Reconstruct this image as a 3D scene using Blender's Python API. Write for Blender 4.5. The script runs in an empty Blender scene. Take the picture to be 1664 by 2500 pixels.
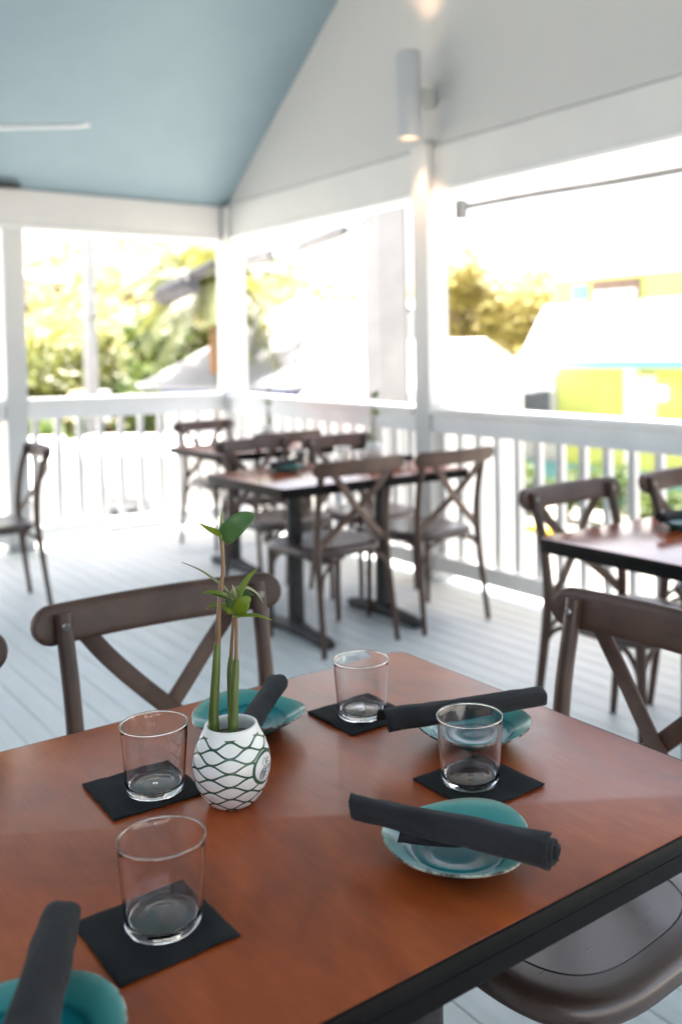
import bpy, bmesh, math, random
from mathutils import Vector, Matrix, noise
R_ = math.radians
random.seed(7)
C = bpy.context.scene.collection
SC = bpy.context.scene

# ------------------------------------------------------------------ camera
CO = Vector((0.0, 0.0, 1.306))
CF = Vector((0.60157, 0.79816, -0.03259))
CR = Vector((0.79813, -0.60224, -0.01697))
CU = Vector((0.03317, 0.01581, 0.99932))
cd = bpy.data.cameras.new('camera'); cam = bpy.data.objects.new('camera', cd); C.objects.link(cam)
cam.matrix_world = Matrix(((CR.x, CU.x, -CF.x, CO.x), (CR.y, CU.y, -CF.y, CO.y), (CR.z, CU.z, -CF.z, CO.z), (0, 0, 0, 1)))
cd.sensor_fit = 'HORIZONTAL'; cd.sensor_width = 36; cd.lens = 50.18
cd.shift_x = -0.0683; cd.shift_y = -0.1864
cd.clip_start = 0.05; cd.clip_end = 2000
cd.dof.use_dof = True; cd.dof.focus_distance = 1.19; cd.dof.aperture_fstop = 4.8
SC.camera = cam
# ------------------------------------------------------------------ sky, sun, exposure
w = bpy.data.worlds.new('World'); SC.world = w; w.use_nodes = True
nt = w.node_tree; nt.nodes.clear()
sky = nt.nodes.new('ShaderNodeTexSky'); sky.sky_type = 'NISHITA'; sky.sun_disc = False
sky.sun_elevation = R_(76); sky.sun_rotation = R_(28.7); sky.air_density = 1.0; sky.dust_density = 4.0; sky.ozone_density = 0.0
bg = nt.nodes.new('ShaderNodeBackground'); bg.inputs[1].default_value = 0.13
wo = nt.nodes.new('ShaderNodeOutputWorld')
tint = nt.nodes.new('ShaderNodeMix'); tint.data_type = 'RGBA'; tint.blend_type = 'MULTIPLY'; tint.inputs[0].default_value = 1.0
tint.inputs[7].default_value = (1.0, .91, .815, 1)   # white balance for open shade
nt.links.new(sky.outputs[0], tint.inputs[6]); nt.links.new(tint.outputs[2], bg.inputs[0]); nt.links.new(bg.outputs[0], wo.inputs[0])
sl = bpy.data.lights.new('sun', 'SUN'); sl.energy = 5.0; sl.angle = R_(0.5); sl.color = (1, 0.95, 0.87)
sun = bpy.data.objects.new('sun', sl); C.objects.link(sun)
sd = Vector((math.cos(R_(76)) * .48, math.cos(R_(76)) * .877, math.sin(R_(76))))
sun.rotation_euler = sd.to_track_quat('Z', 'Y').to_euler(); sun.location = (20, 27, 60)
SC.view_settings.view_transform = 'Standard'; SC.view_settings.look = 'None'
SC.view_settings.exposure = 2.75; SC.view_settings.gamma = 1.0

# ------------------------------------------------------------------ materials
def newmat(name):
    m = bpy.data.materials.new(name); m.use_nodes = True
    n = m.node_tree.nodes; b = n['Principled BSDF']
    return m, m.node_tree, b
def lk(t, a, b): t.links.new(a, b)
def nd(t, k, **kw):
    n = t.nodes.new(k)
    for a, v in kw.items(): setattr(n, a, v)
    return n
def math_(t, op, a, b=None, c=None):
    n = nd(t, 'ShaderNodeMath', operation=op)
    for i, v in enumerate((a, b, c)):
        if v is None: continue
        if isinstance(v, (int, float)): n.inputs[i].default_value = v
        else: lk(t, v, n.inputs[i])
    return n.outputs[0]
def ramp(t, fac, stops, interp='LINEAR'):
    n = nd(t, 'ShaderNodeValToRGB'); cr = n.color_ramp; cr.interpolation = interp
    while len(cr.elements) < len(stops): cr.elements.new(.5)
    for e, (p, c) in zip(cr.elements, stops): e.position = p; e.color = (*c, 1)
    lk(t, fac, n.inputs[0]); return n.outputs[0]
def tex(t, scale, detail=4, rough=.55, stretch=None, coord='Object', dist=0):
    tc = nd(t, 'ShaderNodeTexCoord'); o = tc.outputs[coord]
    if stretch:
        mp = nd(t, 'ShaderNodeMapping'); mp.inputs['Scale'].default_value = stretch; lk(t, o, mp.inputs[0]); o = mp.outputs[0]
    n = nd(t, 'ShaderNodeTexNoise'); n.inputs['Scale'].default_value = scale; n.inputs['Detail'].default_value = detail
    n.inputs['Roughness'].default_value = rough; n.inputs['Distortion'].default_value = dist
    lk(t, o, n.inputs[0]); return n.outputs[0]
def bump(t, b, h, strength=.2, dist=.001):
    n = nd(t, 'ShaderNodeBump'); n.inputs['Strength'].default_value = strength; n.inputs['Distance'].default_value = dist
    lk(t, h, n.inputs['Height']); lk(t, n.outputs[0], b.inputs['Normal'])
def varied(name, c0, c1, rough=.5, scale=6, stretch=None, bmp=0, bscale=None, lo=.35, hi=.65, coord='Object', spec=.5, r2=None):
    m, t, b = newmat(name)
    f = tex(t, scale, 5, .6, stretch, coord)
    lk(t, ramp(t, f, [(lo, c0), (hi, c1)]), b.inputs['Base Color'])
    b.inputs['Roughness'].default_value = rough; b.inputs['Specular IOR Level'].default_value = spec
    if r2: lk(t, math_(t, 'MULTIPLY_ADD', f, r2 - rough, rough), b.inputs['Roughness'])
    if bmp:
        g = tex(t, bscale or scale * 4, 4, .6, stretch, coord); bump(t, b, g, bmp)
    return m
WHITE = varied('white_wall_paint', (.485, .49, .485), (.50, .50, .495), .6, 3, None, .06, 60)
BEAMP = varied('white_beam_paint', (.58, .58, .575), (.61, .61, .60), .5, 3, None, .05, 60)
TRIM = varied('trim_paint', (.76, .77, .77), (.84, .84, .83), .4, 4, None, .05, 80)
CEIL = varied('blue_ceiling_paint', (.205, .29, .34), (.22, .31, .36), .55, 2)
DECK = None
CHAIRM = None
BLACK = varied('black_metal', (.004, .004, .0042), (.007, .007, .007), .42, 20, None, .05, 200, spec=.08)
IRON = varied('black_cast_iron', (.014, .013, .013), (.03, .028, .027), .55, 25, None, .2, 150)
def wood(name, cols, grain, rough, bstr, coat=0.0, rv=.2, fs=60, fw=.34):
    m, t, b = newmat(name)
    big = tex(t, 6, 5, .66, (1.0, .5, 1), dist=.8)
    fine = tex(t, fs, 7, .66, grain, dist=.2)
    f = math_(t, 'ADD', math_(t, 'MULTIPLY', big, 1 - fw), math_(t, 'MULTIPLY', fine, fw))
    lk(t, ramp(t, f, cols), b.inputs['Base Color'])
    lk(t, math_(t, 'MULTIPLY_ADD', fine, rv, rough - rv / 2), b.inputs['Roughness'])
    bump(t, b, tex(t, fs, 6, .7, grain), bstr, .0006)
    if coat: b.inputs['Coat Weight'].default_value = coat; b.inputs['Coat Roughness'].default_value = .22
    return m
def tablewood(name, ro, sp_):
    m, t, b = newmat(name)
    big = tex(t, 5.5, 4, .6, (1.0, .6, 1), dist=.7); med = tex(t, 30, 3, .55, (1, .30, 1)); fib = tex(t, 240, 2, .5, (1, .05, 1))
    f = math_(t, 'ADD', math_(t, 'MULTIPLY', big, .62), math_(t, 'ADD', math_(t, 'MULTIPLY', med, .26), math_(t, 'MULTIPLY', fib, .12)))
    lk(t, ramp(t, f, [(.35, (.185, .030, .0050)), (.45, (.30, .052, .0088)), (.54, (.38, .070, .012)), (.65, (.48, .105, .021))]), b.inputs['Base Color'])
    lk(t, math_(t, 'MULTIPLY_ADD', med, .10, ro), b.inputs['Roughness']); b.inputs['Specular IOR Level'].default_value = sp_
    bump(t, b, fib, .10, .0004); return m
TABLEW = tablewood('varnished_table_wood', .28, .42); TABLEG = tablewood('glossy_table_wood', .12, .6)
CHAIRM = wood('dark_walnut', [(.3, (.042, .019, .012)), (.5, (.074, .036, .024)), (.7, (.118, .062, .042))], (.12, 1, 1), .42, .2, 0, .2, 90)
SEATM = wood('dark_walnut_seat', [(.3, (.044, .026, .020)), (.5, (.066, .040, .031)), (.7, (.090, .057, .045))], (1, .06, 1), .29, .1, 0, .1, 160, .2)
SEATM.node_tree.nodes['Principled BSDF'].inputs['Specular IOR Level'].default_value = .8
CHAIRV = wood('dark_walnut_leg', [(.3, (.038, .017, .011)), (.5, (.064, .031, .020)), (.7, (.10, .053, .036))], (1, 1, .1), .44, .2)
def deckmat():
    m, t, b = newmat('painted_deck')
    g = tex(t, 16, 8, .72, (1.2, .09, 1)); st = tex(t, 1.6, 4, .6, (1.0, .35, 1))
    f = math_(t, 'ADD', math_(t, 'MULTIPLY', g, .65), math_(t, 'MULTIPLY', st, .35))
    lk(t, ramp(t, f, [(.26, (.36, .395, .385)), (.40, (.54, .58, .57)), (.55, (.62, .655, .645)), (.7, (.68, .705, .695))]), b.inputs['Base Color'])
    b.inputs['Roughness'].default_value = .48
    bump(t, b, g, .35, .002); return m
DECK = deckmat()
DARK = varied('dark_gap', (.02, .02, .02), (.03, .03, .03), .9)
STEEL = varied('bolt_steel', (.25, .24, .23), (.35, .34, .33), .3); STEEL.node_tree.nodes['Principled BSDF'].inputs['Metallic'].default_value = 1
PAPER = varied('black_paper', (.012, .013, .014), (.024, .025, .026), .85, 14, (1, .15, 1), .5, 60, spec=.25)
def linen():
    m, t, b = newmat('charcoal_napkin')
    f = tex(t, 9, 4); lk(t, ramp(t, f, [(.35, (.016, .015, .017)), (.65, (.027, .026, .030))]), b.inputs['Base Color'])
    b.inputs['Roughness'].default_value = .9; b.inputs['Specular IOR Level'].default_value = .25
    b.inputs['Sheen Weight'].default_value = .08; b.inputs['Sheen Roughness'].default_value = .5
    wv = nd(t, 'ShaderNodeTexWave', wave_type='BANDS', bands_direction='X'); wv.inputs['Scale'].default_value = 210; wv.inputs['Distortion'].default_value = 1.5
    tc = nd(t, 'ShaderNodeTexCoord'); lk(t, tc.outputs['Object'], wv.inputs[0])
    h = math_(t, 'ADD', math_(t, 'MULTIPLY', wv.outputs['Fac'], .35), math_(t, 'MULTIPLY', tex(t, 45, 5), .9))
    bump(t, b, h, .8, .0016); return m
LINEN = linen()
def glassmat():
    m, t, b = newmat('clear_glass')
    b.inputs['Base Color'].default_value = (1, 1, 1, 1); b.inputs['Transmission Weight'].default_value = 1
    b.inputs['Roughness'].default_value = 0; b.inputs['IOR'].default_value = 1.52; return m
GLASS = glassmat()
def platemat():
    m, t, b = newmat('teal_glaze')
    tc = nd(t, 'ShaderNodeTexCoord'); sp = nd(t, 'ShaderNodeSeparateXYZ'); lk(t, tc.outputs['Object'], sp.inputs[0])
    n = tex(t, 18, 4, .6)
    r = math_(t, 'SQRT', math_(t, 'ADD', math_(t, 'POWER', sp.outputs[0], 2), math_(t, 'POWER', sp.outputs[1], 2)))
    q = math_(t, 'ADD', math_(t, 'MULTIPLY', r, 11.6), math_(t, 'MULTIPLY_ADD', n, .16, -.08))
    col = ramp(t, q, [(0, (.003, .16, .20)), (.34, (.004, .20, .24)), (.40, (.002, .10, .125)), (.45, (.012, .24, .26)), (.62, (.010, .21, .235)), (.665, (.004, .13, .15)), (.71, (.045, .29, .285)), (.88, (.11, .36, .33)), (.955, (.24, .46, .40)), (.985, (.30, .34, .26))])
    lk(t, col, b.inputs['Base Color']); b.inputs['Roughness'].default_value = .2
    b.inputs['Specular IOR Level'].default_value = .3
    bump(t, b, tex(t, 30, 3), .12, .002); return m
PLATE = platemat()
EDGE = varied('brown_glaze_edge', (.05, .04, .03), (.38, .40, .33), .25, 70, None, 0, lo=.42, hi=.58)
def vasemat():
    m, t, b = newmat('white_glaze_green_net')
    tc = nd(t, 'ShaderNodeTexCoord'); sp = nd(t, 'ShaderNodeSeparateXYZ'); lk(t, tc.outputs['Object'], sp.inputs[0])
    nz = nd(t, 'ShaderNodeTexNoise'); nz.inputs['Scale'].default_value = 26; nz.inputs['Detail'].default_value = 1; lk(t, tc.outputs['Object'], nz.inputs[0])
    th = math_(t, 'ARCTAN2', sp.outputs[1], sp.outputs[0])
    co = math_(t, 'COSINE', math_(t, 'MULTIPLY', th, 6))
    u = math_(t, 'ADD', math_(t, 'MULTIPLY', sp.outputs[2], 118), math_(t, 'MULTIPLY_ADD', nz.outputs[0], .5, -.25))
    u = math_(t, 'ADD', u, 4)
    a = math_(t, 'MULTIPLY', co, .485)
    d0 = math_(t, 'PINGPONG', math_(t, 'SUBTRACT', u, a), 1)
    d1 = math_(t, 'SUBTRACT', 1, math_(t, 'PINGPONG', math_(t, 'ADD', u, a), 1))
    d = math_(t, 'MINIMUM', d0, d1)
    # medallion: white oval ringed in green on the side of the vase
    dt = math_(t, 'WRAP', math_(t, 'SUBTRACT', th, VTH), math.pi, -math.pi)
    ex = math_(t, 'POWER', math_(t, 'MULTIPLY', dt, 1 / .47), 2); ey = math_(t, 'POWER', math_(t, 'MULTIPLY', math_(t, 'SUBTRACT', sp.outputs[2], .050), 1 / .0185), 2)
    e = math_(t, 'SQRT', math_(t, 'ADD', ex, ey))
    ring = math_(t, 'MULTIPLY', math_(t, 'ABSOLUTE', math_(t, 'SUBTRACT', e, 1)), 1.6)
    inside = math_(t, 'LESS_THAN', e, 1.0)
    d = math_(t, 'MINIMUM', math_(t, 'ADD', d, math_(t, 'MULTIPLY', inside, 5)), ring)
    d = math_(t, 'ADD', d, math_(t, 'MULTIPLY', math_(t, 'GREATER_THAN', sp.outputs[2], .0905), 5))
    ln = ramp(t, d, [(.12, (1, 1, 1)), (.19, (0, 0, 0))])
    col = nd(t, 'ShaderNodeMix', data_type='RGBA'); lk(t, ln, col.inputs[0]); col.inputs[6].default_value = (.88, .87, .84, 1)
    g = ramp(t, tex(t, 60, 3), [(.35, (.025, .075, .045)), (.65, (.075, .15, .095))]); lk(t, g, col.inputs[7])
    lk(t, col.outputs[2], b.inputs['Base Color']); b.inputs['Roughness'].default_value = .16
    inv = math_(t, 'SUBTRACT', 1, ln); bump(t, b, inv, .6, .001); return m
VTH = -1.0
VASE = vasemat()
VWHITE = varied('white_glaze', (.78, .77, .74), (.84, .83, .80), .2, 20)
INK = varied('ink_line', (.10, .10, .14), (.14, .14, .18), .5)
WATER = varied('murky_water', (.13, .10, .07), (.18, .14, .10), .05, 8)
def leafmat(name, c0, c1, trans=.35, rough=.4, coord='Object', scale=12, tcol=None):
    m, t, b = newmat(name)
    f = tex(t, scale, 3, .6, None, coord); col = ramp(t, f, [(.35, c0), (.65, c1)])
    lk(t, col, b.inputs['Base Color']); b.inputs['Roughness'].default_value = rough
    tr = nd(t, 'ShaderNodeBsdfTranslucent'); 
    if tcol: tr.inputs[0].default_value = (*tcol, 1)
    else: lk(t, col, tr.inputs[0])
    mx = nd(t, 'ShaderNodeMixShader'); mx.inputs[0].default_value = trans
    lk(t, b.outputs[0], mx.inputs[1]); lk(t, tr.outputs[0], mx.inputs[2])
    lk(t, mx.outputs[0], t.nodes['Material Output'].inputs[0]); return m
LEAFD = leafmat('leaf_dark', (.055, .13, .045), (.085, .175, .06), .3, .32, tcol=(.16, .30, .04))
LEAFL = leafmat('leaf_lime', (.15, .24, .02), (.22, .31, .04), .45, .35, tcol=(.40, .48, .03))
LEAFY = leafmat('leaf_pale', (.30, .33, .14), (.42, .43, .24), .35, .35, tcol=(.45, .48, .15))
PROP = varied('green_propagule', (.055, .095, .012), (.115, .155, .028), .38, 14, (3, 3, .35), .15, 80)
STEMB = varied('brown_stem', (.13, .07, .03), (.24, .15, .075), .45, 30, (1, 1, .3), .15, 90)
TREE1 = leafmat('tree_leaves_green', (.035, .075, .012), (.10, .14, .025), .35, .5, 'Object', .9, (.20, .26, .03))
TREE2 = leafmat('tree_leaves_yellow', (.36, .31, .10), (.52, .44, .17), .5, .5, 'Object', .7, (.46, .42, .16))
TREE3 = leafmat('tree_leaves_olive', (.06, .085, .015), (.14, .15, .035), .35, .5, 'Object', .8, (.26, .27, .05))
PALML = leafmat('palm_leaves', (.05, .075, .02), (.12, .13, .04), .3, .45, 'Object', 1.5, (.22, .22, .05))
BARK = varied('bark', (.10, .07, .05), (.2, .15, .11), .85, 8, (1, 1, .3), .5, 30)
PBARK = varied('palm_bark', (.24, .10, .05), (.36, .17, .09), .85, 8, (1, 1, 3), .5, 30)
GROUND = varied('pale_ground', (.30, .285, .255), (.40, .385, .35), .9, .4, None, .2, 6, coord='Object')
ASPH = varied('asphalt', (.16, .155, .15), (.24, .235, .225), .9, .8, None, .2, 12)
HILLM = varied('hill_scrub', (.30, .27, .14), (.40, .35, .20), .95, .15)
ROOFW = varied('white_metal_roof', (.66, .66, .66), (.74, .74, .73), .5, 1.5, (6, .3, 1))
WALLW = varied('white_wall', (.7, .69, .67), (.78, .77, .74), .7, 1.2)
LIME = varied('lime_wall', (.62, .68, .17), (.68, .73, .20), .7, .8)
TURQ = varied('turquoise_paint', (.16, .42, .45), (.21, .48, .50), .5, 1)
BLUE = varied('blue_paint', (.03, .06, .20), (.045, .085, .25), .5, 1)
WINM = varied('dark_window_glass', (.12, .135, .165), (.17, .185, .215), .1, .6)
CONC = varied('concrete', (.29, .287, .28), (.34, .337, .33), .85, 3, None, .2, 20)
CABLE = varied('cable_rubber', (.025, .025, .028), (.05, .05, .055), .6, 6)
SLEEVE = varied('grey_sleeve', (.13, .13, .135), (.2, .2, .2), .5, 4)
YELLOWP = varied('yellow_paint', (.55, .36, .02), (.62, .42, .04), .7, 3)
BEIGE = varied('beige_paint', (.20, .13, .09), (.26, .18, .13), .7, 2)
def emit(name, col, s):
    m, t, b = newmat(name); b.inputs['Base Color'].default_value = (*col, 1); b.inputs['Emission Color'].default_value = (*col, 1); b.inputs['Emission Strength'].default_value = s; return m
LAMPM = varied('silver_lamp_paint', (.38, .395, .42), (.42, .435, .46), .4, 5)
WARM = emit('warm_lens', (1, .62, .34), .5)

# ------------------------------------------------------------------ builders
class MB:
    def __init__(s): s.v = []; s.f = []
    def add(s, vs, fs):
        o = len(s.v); s.v += [tuple(v) for v in vs]; s.f += [tuple(i + o for i in f) for f in fs]
    def box(s, x0, y0, z0, x1, y1, z1, b=0.0):
        if b <= 0:
            s.add([(x0, y0, z0), (x1, y0, z0), (x1, y1, z0), (x0, y1, z0), (x0, y0, z1), (x1, y0, z1), (x1, y1, z1), (x0, y1, z1)],
                  [(3, 2, 1, 0), (4, 5, 6, 7), (0, 1, 5, 4), (1, 2, 6, 5), (2, 3, 7, 6), (3, 0, 4, 7)]); return s
        bm = bmesh.new(); bmesh.ops.create_cube(bm, size=1)
        for v in bm.verts:
            v.co = Vector((x0 + (v.co.x + .5) * (x1 - x0), y0 + (v.co.y + .5) * (y1 - y0), z0 + (v.co.z + .5) * (z1 - z0)))
        bmesh.ops.bevel(bm, geom=bm.edges[:], offset=b, segments=2, affect='EDGES', profile=.5)
        bm.verts.index_update(); s.add([v.co for v in bm.verts], [[v.index for v in f.verts] for f in bm.faces]); bm.free(); return s
    def sweep(s, pts, sec, n=12, up=(0, 0, 1), expo=2.0, cap=True, smooth=0):
        # sec: list of (half width across, half height along 'up') per point
        P = [Vector(p) for p in pts]
        if smooth: P, sec = spline(P, sec, smooth)
        rings = []; up = Vector(up)
        for i, p in enumerate(P):
            a = P[max(i - 1, 0)]; b = P[min(i + 1, len(P) - 1)]; t = (b - a).normalized()
            sd_ = t.cross(up)
            if sd_.length < 1e-4: sd_ = t.cross(Vector((1, 0, 0)))
            sd_.normalize(); u_ = sd_.cross(t).normalized()
            hw, hh = sec[i] if isinstance(sec[i], tuple) else (sec[i], sec[i])
            rg = []
            for k in range(n):
                an = 2 * math.pi * k / n; c, q = math.cos(an), math.sin(an)
                cx = math.copysign(abs(c) ** (2 / expo), c); cy = math.copysign(abs(q) ** (2 / expo), q)
                rg.append(p + sd_ * hw * cx + u_ * hh * cy)
            rings.append(rg)
        vs = [v for r in rings for v in r]; fs = []
        for i in range(len(rings) - 1):
            for k in range(n):
                fs.append((i * n + k, i * n + (k + 1) % n, (i + 1) * n + (k + 1) % n, (i + 1) * n + k))
        if cap: fs += [tuple(reversed(range(n))), tuple((len(rings) - 1) * n + k for k in range(n))]
        s.add(vs, fs); return s
    def lathe(s, prof, n=48, center=(0, 0, 0), closed=False):
        cx, cy, cz = center; vs = []; fs = []
        for r, z in prof:
            for k in range(n):
                a = 2 * math.pi * k / n; vs.append((cx + r * math.cos(a), cy + r * math.sin(a), cz + z))
        m = len(prof)
        for i in range(m if closed else m - 1):
            j = (i + 1) % m
            for k in range(n): fs.append((i * n + k, i * n + (k + 1) % n, j * n + (k + 1) % n, j * n + k))
        s.add(vs, fs); return s
    def prism(s, poly, z0, z1):
        n = len(poly); vs = [(x, y, z0) for x, y in poly] + [(x, y, z1) for x, y in poly]
        s.add(vs, [tuple(reversed(range(n))), tuple(range(n, 2 * n))] + [(i, (i + 1) % n, n + (i + 1) % n, n + i) for i in range(n)]); return s
    def build(s, name, mat, parent=None, smooth=False, auto=None, doubles=False):
        me = bpy.data.meshes.new(name); me.from_pydata(s.v, [], s.f)
        bm = bmesh.new(); bm.from_mesh(me)
        if doubles: bmesh.ops.remove_doubles(bm, verts=bm.verts[:], dist=1e-6)
        bmesh.ops.recalc_face_normals(bm, faces=bm.faces[:])
        if smooth:
            for f in bm.faces: f.smooth = True
            if auto:
                for e in bm.edges:
                    if len(e.link_faces) == 2 and e.calc_face_angle(0) > R_(auto): e.smooth = False
        bm.to_mesh(me); bm.free(); me.materials.append(mat)
        o = bpy.data.objects.new(name, me); C.objects.link(o)
        if parent: o.parent = parent
        return o
def spline(P, sec, k):
    S = [x if isinstance(x, tuple) else (x, x) for x in sec]; out = []; os_ = []
    for i in range(len(P) - 1):
        p0, p1, p2, p3 = P[max(i - 1, 0)], P[i], P[i + 1], P[min(i + 2, len(P) - 1)]
        for j in range(k):
            t = j / k
            out.append(.5 * ((2 * p1) + (-p0 + p2) * t + (2 * p0 - 5 * p1 + 4 * p2 - p3) * t * t + (-p0 + 3 * p1 - 3 * p2 + p3) * t ** 3))
            os_.append(tuple(a + (b - a) * t for a, b in zip(S[i], S[i + 1])))
    out.append(P[-1]); os_.append(S[-1]); return out, os_
def tag(o, label=None, cat=None, group=None, kind=None):
    if label: o['label'] = label
    if cat: o['category'] = cat
    if group: o['group'] = group
    if kind: o['kind'] = kind
    return o
def thing(name, label, cat, loc=(0, 0, 0), rz=0, group=None):
    o = bpy.data.objects.new(name, None); C.objects.link(o); o.location = loc; o.rotation_euler = (0, 0, rz); o.empty_display_size = .1
    return tag(o, label, cat, group)
def kids(o): return [x for x in bpy.data.objects if x.parent == o]
def dup(o, loc, rz, label, group=None):
    def cp(a, par):
        c = a.copy(); C.objects.link(c)
        if par: c.parent = par
        for ch in kids(a): cp(ch, c)
        return c
    r = cp(o, None); r.location = loc; r.rotation_euler = (0, 0, rz); r['label'] = label
    if group: r['group'] = group
    return r
def spot(px, py, d):      # a point d metres out along the view direction
    dr = CF + CR * ((px * 1.06122 - 945.59) / 2319.3) - CU * ((py * 1.06122 - 939.77) / 2319.3)
    return CO + dr * d

# ------------------------------------------------------------------ the porch: floor, ceiling
X0, X1, Y0, Y1 = -3.2, 3.62, -2.6, 6.86
m = MB(); x = X0
while x < X1:
    x2 = min(x + .0938, X1); yb = Y0
    m.box(x, Y0, -.025, x2, Y1, 0.0, .003); x += .096
m.build('porch_floor', DECK)['kind'] = 'structure'
MB().box(X0, Y0, -.32, X1, Y1, -.03).build('floor_underside', DARK)['kind'] = 'structure'
# sloped ceiling: two planes meeting at a ridge that runs along x, with real thickness
YR, ZE, SL = 2.1, 2.475, .69
ZR = ZE + SL * (6.72 - YR); YA, YB = 6.72 + .26, YR - (6.72 + .26 - YR)
ZA = ZR - SL * (YA - YR)
m = MB(); xs = (X0 - .3, X1 + .03); pr = [(YA, ZA), (YR, ZR), (YB, ZA), (YB, ZA + .16), (YR, ZR + .16), (YA, ZA + .16)]
n = len(pr); m.add([(xs[0], y, z) for y, z in pr] + [(xs[1], y, z) for y, z in pr],
                   [(0, 1, 4, 5), (1, 2, 3, 4), (6, 11, 10, 7), (7, 10, 9, 8)] + [(i, (i + 1) % n, n + (i + 1) % n, n + i) for i in range(n)])
m.build('porch_ceiling', CEIL)['kind'] = 'structure'

# ------------------------------------------------------------------ gable end wall above the right-hand openings
g = thing('gable_wall', 'white gable wall and beam above the openings on the right', 'wall', (3.5, 2.1, 2.21))
def gl(y, z): return (y - 2.1, z - 2.21)
m = MB()   # plain field above the seam
def zc(y): return ZE + SL * (6.72 - max(y, 2 * YR - y)) + .02
pts = [(Y0 + .1, 2.489), (6.70, 2.489), (YR, zc(YR))]; pts = [(6.72, 2.489), (YR, zc(YR)), (2 * YR - 6.72, 2.489)]
vs = [(a - 3.5, *gl(y, z)) for a in (3.506, 3.60) for y, z in pts]
m.add(vs, [(0, 1, 2), (5, 4, 3), (0, 3, 4, 1), (1, 4, 5, 2), (2, 5, 3, 0)]); m.build('wall_board', WHITE, g)
MB().box(0, Y0 - 2.1, 0.03, .10, 6.70 - 2.1, .273, .004).build('beam', BEAMP, g)
MB().box(-.012, Y0 - 2.1, 0.0, .112, 6.64 - 2.1, .028, .004).build('beam_trim', TRIM, g)
# ------------------------------------------------------------------ left-hand beam
b_ = thing('beam', 'white horizontal beam over the openings on the left', 'beam', (0, 6.70, 2.20))
MB().box(X0, 0, .03, 3.44, .12, .272, .004).build('beam_board', BEAMP, b_)
MB().box(X0, -.012, 0, 3.44, .132, .028, .004).build('beam_trim', TRIM, b_)
v = thing('vent_strip', 'small dark vent strip above the left post at the left edge', 'vent', (1.80, 6.66, 2.485))
MB().box(-.12, -.03, -.012, .13, .03, .014, .004).build('strip_body', IRON, v)
for k in range(4): MB().box(-.10 + .055 * k, -.034, -.006, -.06 + .055 * k, -.0305, .008).build('slot', CABLE, v)
# posts
def post(x0, y0, sx, sy, z1, label):
    t = thing('porch_post', label, 'post', (x0 + sx / 2, y0 + sy / 2, 0), 0, 'white porch posts')
    MB().box(-sx / 2, -sy / 2, 0, sx / 2, sy / 2, z1, .006).build('post_shaft', BEAMP, t)
    MB().box(-sx / 2 - .018, -sy / 2 - .018, 0.001, sx / 2 + .018, sy / 2 + .018, .05, .006).build('post_base', IRONG, t)
    return t
IRONG = varied('grey_base_paint', (.34, .36, .355), (.42, .43, .42), .5, 6)
post(3.453, 6.63, .17, .17, 2.47, 'white square porch post in the corner where the two railings meet')
post(3.453, 4.185, .15, .14, 2.5, 'white square porch post under the cylinder wall lamp')
post(1.805, 6.67, .142, .14, 2.2, 'white square porch post at left edge behind the lone chair')
post(3.453, 1.74, .15, .14, 2.21, 'white square porch post outside the frame on the right')
post(0.10, 6.67, .142, .14, 2.2, 'white square porch post outside the frame on the left')
post(-1.7, 6.67, .142, .14, 2.2, 'second white square porch post outside the frame on the left')
# railings
def railing(a, b, axis, base, zt0, zt1, label, spots):
    # runs along axis from a to b at the plane 'base'; zt0/zt1 are the top heights at a and b
    loc = (base, a, 0) if axis == 'y' else (a, base, 0)
    t = thing('porch_railing', label, 'railing', loc, 0, 'white porch railings'); L = b - a
    def slab(name, p0, p1, zlo, zhi, mt, bev):
        mb = MB(); 
        if axis == 'y': mb.box(p0, 0, zlo, p1, L, zhi, bev)
        else: mb.box(0, p0, zlo, L, p1, zhi, bev)
        k = 1 if axis == 'y' else 0
        mb.v = [(v[0], v[1], v[2] + (zt0 + (zt1 - zt0) * v[k] / L)) for v in mb.v]
        mb.build(name, mt, t)
    slab('top_rail', -.03, .115, -.038, 0, TRIM, .006)
    slab('face_board', .0, .038, -.145, -.0385, TRIM, .004)
    mb = MB()
    if axis == 'y': mb.box(.0, 0, .055, .04, L, .15, .004)
    else: mb.box(0, .0, .055, L, .04, .15, .004)
    mb.build('bottom_rail', TRIM, t)
    for q in spots:
        mb = MB(); u = q - a
        zt = zt0 + (zt1 - zt0) * u / L - .04
        if axis == 'y': mb.box(.042, u - .019, .06, .08, u + .019, zt, .003)
        else: mb.box(u - .019, .042, .06, u + .019, .08, zt, .003)
        mb.build('baluster', BEAMP, t)
def sp(a, b, st, ph): 
    o = []; k = math.ceil((a - ph) / st)
    while ph + k * st < b: o.append(ph + k * st); k += 1
    return o
railing(1.90, 6.70, 'y', 3.465, 0, 0, '', []) if False else None
railing(4.33, 6.63, 'y', 3.465, .998, 1.022, 'white railing section between corner post and lamp post', sp(4.38, 6.6, .149, 3.70))
railing(1.885, 4.18, 'y', 3.465, .985, .998, 'white railing section right of the lamp post with bushes behind', sp(1.93, 4.15, .149, 3.70))
railing(1.95, 3.45, 'x', 6.69, 1.040, 1.028, 'white railing section between left post and corner post', sp(2.0, 3.42, .153, 2.32))
railing(.245, 1.802, 'x', 6.69, 1.03, 1.04, 'white railing section at the far left edge beyond the left post', sp(.29, 1.78, .153, 2.32))
railing(-.7, 1.735, 'y', 3.465, .975, .985, 'white railing section outside the frame on the right', sp(-.66, 1.70, .149, 3.70))
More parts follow.
